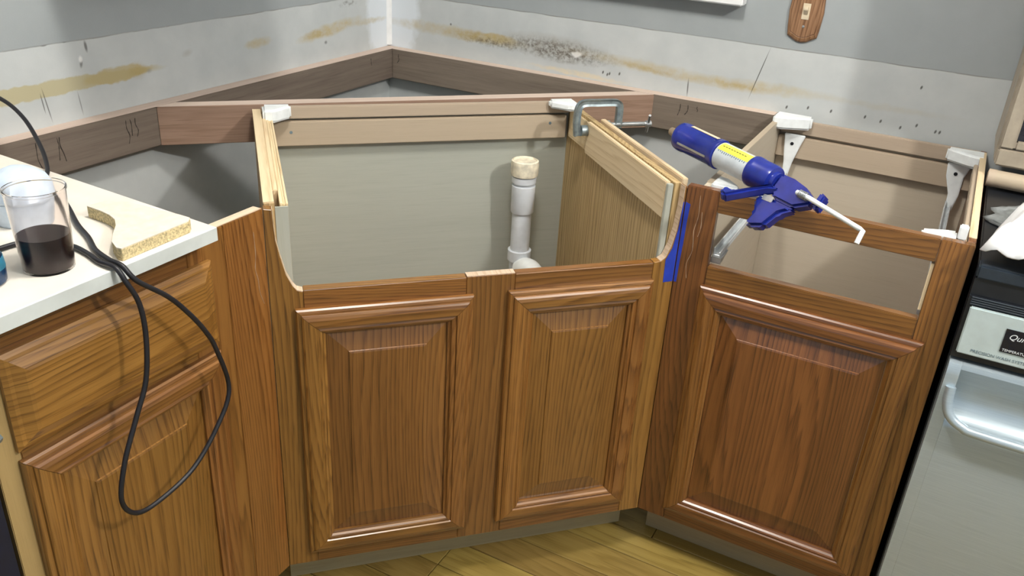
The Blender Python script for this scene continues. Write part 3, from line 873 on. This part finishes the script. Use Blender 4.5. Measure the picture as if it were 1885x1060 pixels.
# local: x outward to the right, y toward the wall
fr = [(-0.045, 0.0, -0.030), (-0.049, 0.0, 0.0), (-0.048, 0.0, 0.028), (-0.043, 0.0, 0.041), (-0.030, 0.0, 0.046), (0.0, 0.0, 0.046), (0.038, 0.0, 0.046), (0.049, 0.0, 0.043),
      (0.0535, 0.0, 0.034), (0.054, 0.0, 0.008), (0.054, 0.0, -0.014)]
m = MB()
P_ = smooth_path(fr, 4)
prev = None
vv, ff = [], []
for i, p_ in enumerate(P_):
    t_ = (P_[min(i + 1, len(P_) - 1)] - P_[max(i - 1, 0)]).normalized()
    nn = Vector((t_.z, 0, -t_.x))
    hw = 0.0075
    for a, b in ((hw, -.0055), (hw, .0055), (hw * .4, .0025), (-hw * .4, .0025), (-hw, .0055), (-hw, -.0055), (-hw * .4, -.0025), (hw * .4, -.0025)):
        vv.append(p_ + nn * a + Vector((0, b, 0)))
nseg = 8
for i in range(len(P_) - 1):
    for k in range(nseg):
        ff.append((i * nseg + k, i * nseg + (k + 1) % nseg, (i + 1) * nseg + (k + 1) % nseg, (i + 1) * nseg + k))
ff += [tuple(range(nseg)), tuple(range(len(vv) - 1, len(vv) - 1 - nseg, -1))]
m.add(vv, ff).build('clamp_frame', 'dull_steel', cl)
MB().lathe([(0.006, -0.0385), (0.0125, -0.0375), (0.0125, -0.0228), (0.011, -0.0222)], 20, 'x', (0, 0, -0.018)).build('fixed_jaw', 'dull_steel', cl, smooth=True)
prof = [(0.0052, 0.034)]
x_ = 0.036
while x_ < 0.122:
    prof += [(0.0056, x_), (0.0047, x_ + 0.001)]
    x_ += 0.002
prof += [(0.0055, 0.124), (0.0075, 0.125), (0.0075, 0.137), (0.005, 0.138)]
MB().lathe(prof, 14, 'x', (0, 0, -0.006)).build('screw', 'steel', cl, smooth=False)
MB().lathe([(0.0095, 0.0263), (0.0105, 0.029), (0.0105, 0.032), (0.006, 0.0338)], 18, 'x', (0, 0, -0.006)).build('swivel_pad', 'dull_steel', cl, smooth=True)
MB().tube([(0.122, -0.022, 0.020), (0.131, 0.0, -0.006), (0.140, 0.022, -0.032)], 0.0031, 10).build('tommy_bar', 'steel', cl, smooth=True)

# ------------------------------------------------------------------ painter's tape on the corner stile
tape = [(-0.0235, 0.843), (-0.0145, 0.840), (-0.0160, 0.800), (-0.0165, 0.760), (-0.0180, 0.720), (-0.0185, 0.677), (-0.0238, 0.677)]
tp = MB().prism([(RX0 + a, b) for a, b in tape], 'y', RY - 0.0007, RY - 0.0001).build('tape_strip', 'tape')
tag(tp, 'blue masking tape strip along the sawn edge right of the sink opening', 'tape')
# half of the strip folds over onto the sink stile
tf = MB().prism([(0.3435, 0.842), (0.3453, 0.843), (0.3453, 0.677), (0.325, 0.676), (0.3238, 0.724), (0.3345, 0.748), (0.3410, 0.787)], 'y', -0.0007, -0.0001)
for v in tf.v:
    x, y = v.x, v.y
    v.x, v.y = D / 2 + (x - y) * q, -D / 2 + (x + y) * q
tfo = tf.build('folded_half', 'tape', tp)

# ------------------------------------------------------------------ caulking gun
GT, GR = Vector((1.060, -0.519, 0.932)), Vector((1.362, -0.690, 0.912))
gx = (GR - GT).normalized()
gy = Vector((0, 0, 1)).cross(gx).normalized()
gz = gx.cross(gy)
GM = Matrix((gx, gy, gz)).transposed().to_4x4()
GM.translation = GT
gun = thing('caulking_gun', 'blue caulking gun with hooked rod resting on the cabinet front rail', 'caulking gun')
gun.matrix_world = GM
GI = GM.inverted()
def gl(p):
    return GI @ Vector(p)
MB().lathe([(0.006, -0.002), (0.0078, 0.0), (0.0105, 0.028), (0.004, 0.029)], 18, 'x').build('nozzle', 'caulk_tip', gun, smooth=True)
MB().lathe([(0.010, 0.026), (0.0235, 0.027), (0.0275, 0.031), (0.0285, 0.036), (0.0285, 0.046), (0.0272, 0.049), (0.0272, 0.128), (0.0285, 0.130), (0.0285, 0.140), (0.0268, 0.142), (0.020, 0.143)], 36, 'x').build(
    'front_barrel', 'blue', gun, smooth=True)
tb = MB().lathe([(0.020, 0.1432), (0.0254, 0.1434), (0.0254, 0.2246), (0.020, 0.2248)], 36, 'x').build('sealant_tube', 'label', gun, smooth=True)
def wrap(a0, a1, x0, x1, r, mat, nm, n_=8):
    m_ = MB()
    v, f = [], []
    for i in range(n_ + 1):
        a = a0 + (a1 - a0) * i / n_
        for rr in (r, r + 0.0004):
            for xx in (x0, x1):
                v.append((xx, rr * math.cos(a), rr * math.sin(a)))
    for i in range(n_):
        b = i * 4
        f += [(b, b + 1, b + 5, b + 4), (b + 2, b + 6, b + 7, b + 3), (b, b + 4, b + 6, b + 2), (b + 1, b + 3, b + 7, b + 5)]
    f += [(0, 2, 3, 1), (n_ * 4, n_ * 4 + 1, n_ * 4 + 3, n_ * 4 + 2)]
    return m_.add(v, f).build(nm, mat, tb, smooth=True)
# angle: y axis of the gun points away to the wall side, so the viewer side is around 180 degrees
wrap(math.radians(92), math.radians(136), 0.146, 0.222, 0.02545, 'yellow', 'yellow_label')
for k in range(14):
    x0 = 0.150 + k * 0.005
    wrap(math.radians(138), math.radians(random.choice((144, 146, 148))), x0, x0 + 0.0022, 0.02545, 'print', 'label_print', 2)
for k in range(9):
    x0 = 0.152 + k * 0.0068
    wrap(math.radians(112), math.radians(116), x0, x0 + 0.0045, 0.02590, 'print_dark', 'label_print', 2)
MB().lathe([(0.020, 0.225), (0.0285, 0.2252), (0.0290, 0.228), (0.0285, 0.236), (0.0275, 0.238), (0.0275, 0.270), (0.0255, 0.276), (0.0185, 0.278), (0.0180, 0.286), (0.010, 0.287)], 36, 'x').build(
    'rear_barrel', 'blue', gun, smooth=True)
# open carriage edges
MB().box(0.050, 0.128, -0.0295, -0.0274, -0.006, -0.002).build('carriage_edge', 'steel', gun, bevel=0.0006)
MB().box(0.055, 0.128, -0.004, 0.004, 0.0274, 0.0284).build('carriage_seam', 'ivory', gun, bevel=0.0004)
# body plate behind the barrel
hb = gl((1.280, -0.700, 0.848))
tr = gl((1.224, -0.698, 0.893))
m = MB()
def slab(pts, thick, nm, mat, bev=0.003):
    """pts in gun local 3-D, planar outline thickened along its normal"""
    P = [Vector(p) for p in pts]
    n_ = (P[1] - P[0]).cross(P[2] - P[0]).normalized() * thick / 2
    k = len(P)
    v = [p + n_ for p in P] + [p - n_ for p in P]
    f = [tuple(range(k)), tuple(range(2 * k - 1, k - 1, -1))] + [(i, (i + 1) % k, k + (i + 1) % k, k + i) for i in range(k)]
    return MB().add(v, f).build(nm, mat, gun, bevel=bev, smooth=True)
ax = Vector((1, 0, 0))
hd = Vector((hb.x - 0.315, hb.y, hb.z))
side = ax.cross(hd).normalized()
dn = (hd - ax * hd.dot(ax)).normalized()       # direction of the grip, away from the barrel
B = lambda a, b: ax * a + dn * b
slab([B(0.2872, 0.016), B(0.2872, -0.016), B(0.315, -0.017), B(0.345, -0.012), B(0.372, 0.000), B(0.372, 0.012), B(0.345, 0.030), B(0.300, 0.030)], 0.026, 'body', 'blue', 0.005)
gl_len = hb.dot(dn)
slab([B(0.278, 0.0305), B(0.352, 0.0305), B(0.330, 0.050), B(hb.x + 0.034, gl_len - 0.002), B(hb.x + 0.008, gl_len + 0.010), B(hb.x - 0.004, gl_len + 0.008),
      B(hb.x + 0.000, gl_len - 0.018), B(0.268, 0.044)], 0.026, 'grip', 'blue', 0.006)
tl = tr.dot(dn)
td = (tr - ax * tr.x).normalized()
tl = tr.dot(td)
B = lambda a, b: ax * a + td * b
slab([B(0.305, 0.0180), B(0.289, 0.0165), B(0.25, tl - 0.007), B(tr.x + 0.004, tl - 0.008), B(tr.x - 0.003, tl - 0.002), B(tr.x + 0.002, tl + 0.012), B(0.25, tl + 0.016), B(0.287, 0.0300)],
     0.020, 'trigger', 'blue', 0.005)
B = lambda a, b: ax * a + dn * b
pl = B(0.297, 0.034) - side * 0.0135
MB().add([pl + ax * a + dn * b + side * c for c in (0, 0.002) for a, b in ((-.014, -.004), (.008, -.006), (.010, .005), (-.012, .007))],
         [(0, 1, 2, 3), (7, 6, 5, 4), (0, 4, 5, 1), (1, 5, 6, 2), (2, 6, 7, 3), (3, 7, 4, 0)]).build('rivet_plate', 'steel', gun, bevel=0.0005)
slab([B(0.374, -0.016), B(0.386, -0.013), B(0.386, 0.016), B(0.374, 0.014)], 0.022, 'release_plate', 'blue', 0.003)
# rod with spring and hook
toV = gl(cam.matrix_world.translation)
toV = Vector((0, toV.y, toV.z)).normalized()
r0 = ax * 0.366 + toV * 0.0185
r1 = gl((1.4685, -0.752, 0.8955))
r2 = gl((1.4645, -0.764, 0.8765))
rs = ax * 0.340 + toV * 0.0175
MB().tube([rs, r0, r1 - (r1 - r0).normalized() * 0.006, r1, r2], 0.0043, 10).build('rod', 'white_plastic', gun, smooth=True)
coil = []
for i in range(61):
    a = i / 60 * 6 * 2 * math.pi
    coil.append(ax * (0.346 + 0.018 * i / 60) + toV * 0.0177 + Vector((0, 0.0066 * math.cos(a), 0.0066 * math.sin(a))))
MB().tube(coil, 0.0009, 6).build('spring', 'steel', gun, smooth=True)

# ------------------------------------------------------------------ dishwasher
dw = thing('dishwasher', 'stainless dishwasher with black vent strip at the right', 'dishwasher', (1.648, -0.690, 0))
MB().box(0.0, 0.598, 0.035, 0.640, 0.10, 0.850).build('tub_body', 'black', dw, bevel=0.003)
MB().box(0.0, 0.598, 0.0, 0.0345, 0.836, 0.859).build('top_trim', 'dark_vent', dw, bevel=0.003)
MB().box(0.0, 0.598, 0.004, 0.0345, 0.806, 0.8355).build('recess', 'black', dw)
vp = MB().box(0.0, 0.598, 0.0, 0.0345, 0.790, 0.8055).build('vent_back', 'black', dw)
for k in range(4):
    z0 = 0.7905 + k * 0.0039
    MB().box(0.004, 0.594, -0.003, -0.0002, z0, z0 + 0.0027).build('vent_slat', 'dark_vent', vp, bevel=0.0005, seg=1)
MB().box(0.0, 0.598, 0.002, 0.0345, 0.690, 0.7895).build('console_back', 'black', dw)
cp = MB().box(0.006, 0.592, -0.006, 0.0018, 0.702, 0.788).build('control_panel', 'panel_silver', dw, bevel=0.002)
MB().box(0.066, 0.30, -0.0072, -0.0062, 0.724, 0.766).build('display', 'screen', cp)
RT = (math.radians(90), 0, 0)
text_mesh('brand_text', 'QuietPower', 0.014, 'print_white', cp, (0.072, -0.0073, 0.7490), RT, 0.35)
text_mesh('feature_text', 'TEMPERATURE SENSOR', 0.0062, 'print_white', cp, (0.069, -0.0073, 0.7262), RT)
text_mesh('system_text', 'PRECISION WASH SYSTEM', 0.0075, 'print', cp, (0.026, -0.0062, 0.7095), RT)
MB().box(0.094, 0.112, -0.0074, -0.0073, 0.7545, 0.757).build('green_mark', 'print_green', cp)
# door with a pocket handle: recess above, curved lip below
dm = MB()
prof_d = [(0.0345, 0.115), (-0.004, 0.115), (-0.010, 0.120), (-0.012, 0.30), (-0.012, 0.560), (-0.010, 0.572), (-0.002, 0.580), (0.010, 0.590), (0.014, 0.610),
          (0.010, 0.645), (-0.004, 0.668), (-0.008, 0.674), (-0.006, 0.682), (0.0, 0.684), (0.0345, 0.684)]
def dw_sheet(x0, x1, pr, nm, mat):
    return MB().prism(pr, 'x', x0, x1).build(nm, mat, dw, smooth=True)
flat_pr = [(0.0345, 0.115), (-0.004, 0.115), (-0.010, 0.120), (-0.012, 0.30), (-0.012, 0.660), (-0.010, 0.674), (-0.006, 0.682), (0.0, 0.684), (0.0345, 0.684)]
dw_sheet(0.002, 0.0220, flat_pr, 'door_edge', 'stainless')
dw_sheet(0.5780, 0.596, flat_pr, 'door_edge', 'stainless')
dw_sheet(0.0222, 0.5778, prof_d, 'door', 'stainless')
lip = smooth_path([(0.016, -0.013, 0.640), (0.018, -0.018, 0.612), (0.028, -0.023, 0.590), (0.050, -0.026, 0.577), (0.085, -0.027, 0.572), (0.3, -0.027, 0.570),
                   (0.51, -0.027, 0.572), (0.548, -0.026, 0.577), (0.570, -0.023, 0.590), (0.580, -0.018, 0.612), (0.582, -0.013, 0.640)], 6)
MB().tube(lip, 0.0085, 12).build('handle_lip', 'stainless', dw, smooth=True)
MB().box(0.01, 0.588, 0.06, 0.60, 0.0, 0.0995).build('base', 'black', dw)

# grey insulation blanket lying over the dishwasher tub
def blob(nm, mat, label, cat, loc, sx, sy, sz, seed, amp, freq):
    bm = bmesh.new()
    bmesh.ops.create_icosphere(bm, subdivisions=4, radius=1.0)
    for v in bm.verts:
        d = v.co.copy()
        k = 1.0 + amp * noise.noise(d * freq + Vector((seed, seed * 2, 0))) + amp * 0.5 * noise.noise(d * freq * 2.7 + Vector((0, seed, 1)))
        v.co = Vector((d.x * sx * k, d.y * sy * k, max(d.z, -0.25) * sz * k + 0.0))
        v.co.z = max(v.co.z, -sz * 0.2) + sz * 0.2
    me = bpy.data.meshes.new(nm)
    for f in bm.faces:
        f.smooth = True
    bm.to_mesh(me)
    bm.free()
    me.materials.append(MT[mat])
    o = bpy.data.objects.new(nm, me)
    COL.objects.link(o)
    o.location = loc
    return tag(o, label, cat)

blob('insulation_blanket', 'wool', 'grey fibrous insulation lying on the dishwasher top', 'insulation', (1.775, -0.400, 0.8505), 0.115, 0.09, 0.020, 3.0, 0.20, 3.0)
# crumpled white cloth: folded sheet with facets
bm = bmesh.new()
NX, NY = 26, 26
grid = []
for j in range(NY):
    rowv = []
    for i in range(NX):
        u, v_ = i / (NX - 1) * 2 - 1, j / (NY - 1) * 2 - 1
        r_ = max(abs(u), abs(v_))
        h = 0.110 * max(0.0, 1 - r_ ** 1.6) + 0.028 * (abs(noise.noise(Vector((u * 2.1 + 4, v_ * 2.1, 1.7)))) * 2 - 0.5) * (1 - r_ * 0.6)
        fold = 0.018 * abs(((u * 1.7 + v_ * 0.9 + 3) * 1.3) % 1.0 - 0.5)
        rowv.append(bm.verts.new((u * 0.098 * (1 + 0.12 * noise.noise(Vector((u, v_, 3)))), v_ * 0.150 * (1 + 0.15 * noise.noise(Vector((v_, u, 8)))), max(0.004, h + fold))))
    grid.append(rowv)
for j in range(NY - 1):
    for i in range(NX - 1):
        bm.faces.new((grid[j][i], grid[j][i + 1], grid[j + 1][i + 1], grid[j + 1][i])).smooth = True
me = bpy.data.meshes.new('crumpled_cloth')
bm.to_mesh(me)
bm.free()
me.materials.append(MT['paper'])
clo = bpy.data.objects.new('crumpled_cloth', me)
COL.objects.link(clo)
clo.location = (1.768, -0.560, 0.880)
clo.rotation_euler = (0, 0, math.radians(-12))
sm = clo.modifiers.new('thickness', 'SOLIDIFY')
sm.thickness = 0.003
tag(clo, 'crumpled white cloth heaped on the dishwasher', 'cloth')

# round wooden rail behind the dishwasher and the beige appliance standing on it
rl = thing('wooden_rail', 'round pale wooden rail running right from the cabinet back corner', 'rail', (1.646, -0.205, 0.873))
MB().tube([(0.0, 0.0, 0.0), (0.30, -0.018, 0.0), (0.62, -0.036, 0.0)], 0.0175, 18).build('dowel', 'tan', rl, grain='x', smooth=True)
MB().lathe([(0.012, -0.004), (0.0178, -0.003), (0.0182, 0.010), (0.0178, 0.012)], 18, 'x').build('end_collar', 'tan', rl, grain='x', smooth=True)

bx = thing('counter_oven', 'beige box oven with dark window on the wall beyond the dishwasher', 'oven', (1.643, -0.215, 0.898))
pr = []
for cx2, cz2, a0 in ((0.018, 0.018, 180), (0.422, 0.018, 270), (0.422, 0.262, 0), (0.018, 0.262, 90)):
    for k in range(5):
        a = math.radians(a0 + k * 22.5)
        pr.append((cx2 + 0.018 * math.cos(a), cz2 + 0.018 * math.sin(a)))
MB().prism(pr, 'y', 0.012, 0.211).build('case', 'beige', bx, bevel=0.003)
fb = MB()
W0, W1, H0, H1 = 0.031, 0.300, 0.058, 0.235
for a, b, c_, d_ in ((0.004, W0, 0.0402, 0.276), (W1, 0.436, 0.0402, 0.276), (W0, W1, 0.0402, H0), (W0, W1, H1, 0.276)):
    fb.box(a, b, 0.0, 0.0115, c_, d_)
fb.build('front_bezel', 'beige', bx, bevel=0.003)
MB().box(0.004, 0.436, 0.0, 0.0115, 0.004, 0.0385).build('lower_panel', 'beige', bx, bevel=0.003)
MB().box(W0 + .0005, W1 - .0005, 0.007, 0.0115, H0 + .0005, H1 - .0005).build('oven_window', 'screen', bx)
for k in range(2):
    MB().lathe([(0.016, 0.0), (0.015, -0.012), (0.004, -0.013)], 20, 'y', (0.365, -0.0002, 0.11 + 0.09 * k)).build('knob', 'black', bx, smooth=True)

# ------------------------------------------------------------------ carved wooden switch plate
sw = thing('switch_plate', 'carved wooden light switch plate with ivory toggle on right wall', 'light switch', (1.1875, 0.0, 1.125))
half = [(0.0, -0.071), (0.012, -0.069), (0.034, -0.057), (0.0365, -0.040), (0.0395, 0.0), (0.0365, 0.040), (0.034, 0.057), (0.012, 0.069)]
outl = half + [(0.0, 0.071)] + [(-a, b) for a, b in reversed(half[1:])]
def ring_plate(rings, nm, mat, par):
    v, f = [], []
    n_ = len(outl)
    for sc, y in rings:
        v += [(a * sc, y, b * sc) for a, b in outl]
    for i in range(len(rings) - 1):
        for k in range(n_):
            f.append((i * n_ + k, i * n_ + (k + 1) % n_, (i + 1) * n_ + (k + 1) % n_, (i + 1) * n_ + k))
    f += [tuple(range(n_)), tuple(range(len(v) - 1, len(v) - 1 - n_, -1))]
    return MB().add(v, f).build(nm, mat, par, grain='z')
ring_plate([(1.0, -0.0003), (1.0, -0.004), (0.95, -0.007), (0.86, -0.0085), (0.84, -0.0080), (0.82, -0.0095)], 'plate', 'switch_wood', sw)
MB().box(-0.0085, 0.0085, -0.0108, -0.0096, -0.018, 0.018).build('toggle_slot', 'ivory', sw, bevel=0.0004)
MB().prism([(-0.0108, -0.008), (-0.0108, 0.010), (-0.020, 0.012), (-0.021, 0.005)], 'x', -0.005, 0.005).build('toggle', 'ivory', sw, bevel=0.001)
for z_ in (-0.034, 0.034):
    MB().lathe([(0.0032, -0.0096), (0.0030, -0.0108), (0.001, -0.0112)], 12, 'y', (0, 0, z_)).build('screw', 'steel', sw, smooth=True)

# ------------------------------------------------------------------ wall cabinets above the picture
def wall_cabinet(loc, rz, w_, z1, label):
    c = thing('wall_cabinet', label, 'cabinet', loc, rz)
    MB().box(0.0, w_, 0.0, 0.309, 0.0, z1).build('body', 'oak', c, bevel=0.001)
    n_ = 2 if w_ > 0.45 else 1
    ww = w_ / n_
    for k in range(n_):
        d = raised_door(c, k * ww + 0.012, (k + 1) * ww - 0.012, 0.02, z1 - 0.02)
    return c
wall_cabinet((1.622, -0.3105, 1.187), 0.0, 0.76, 0.75, 'oak wall cabinet whose corner shows at the top right edge')
wall_cabinet((0.3105, -1.105, 1.255), math.radians(90), 0.40, 0.75, 'oak wall cabinet hung on the left wall over the counter')
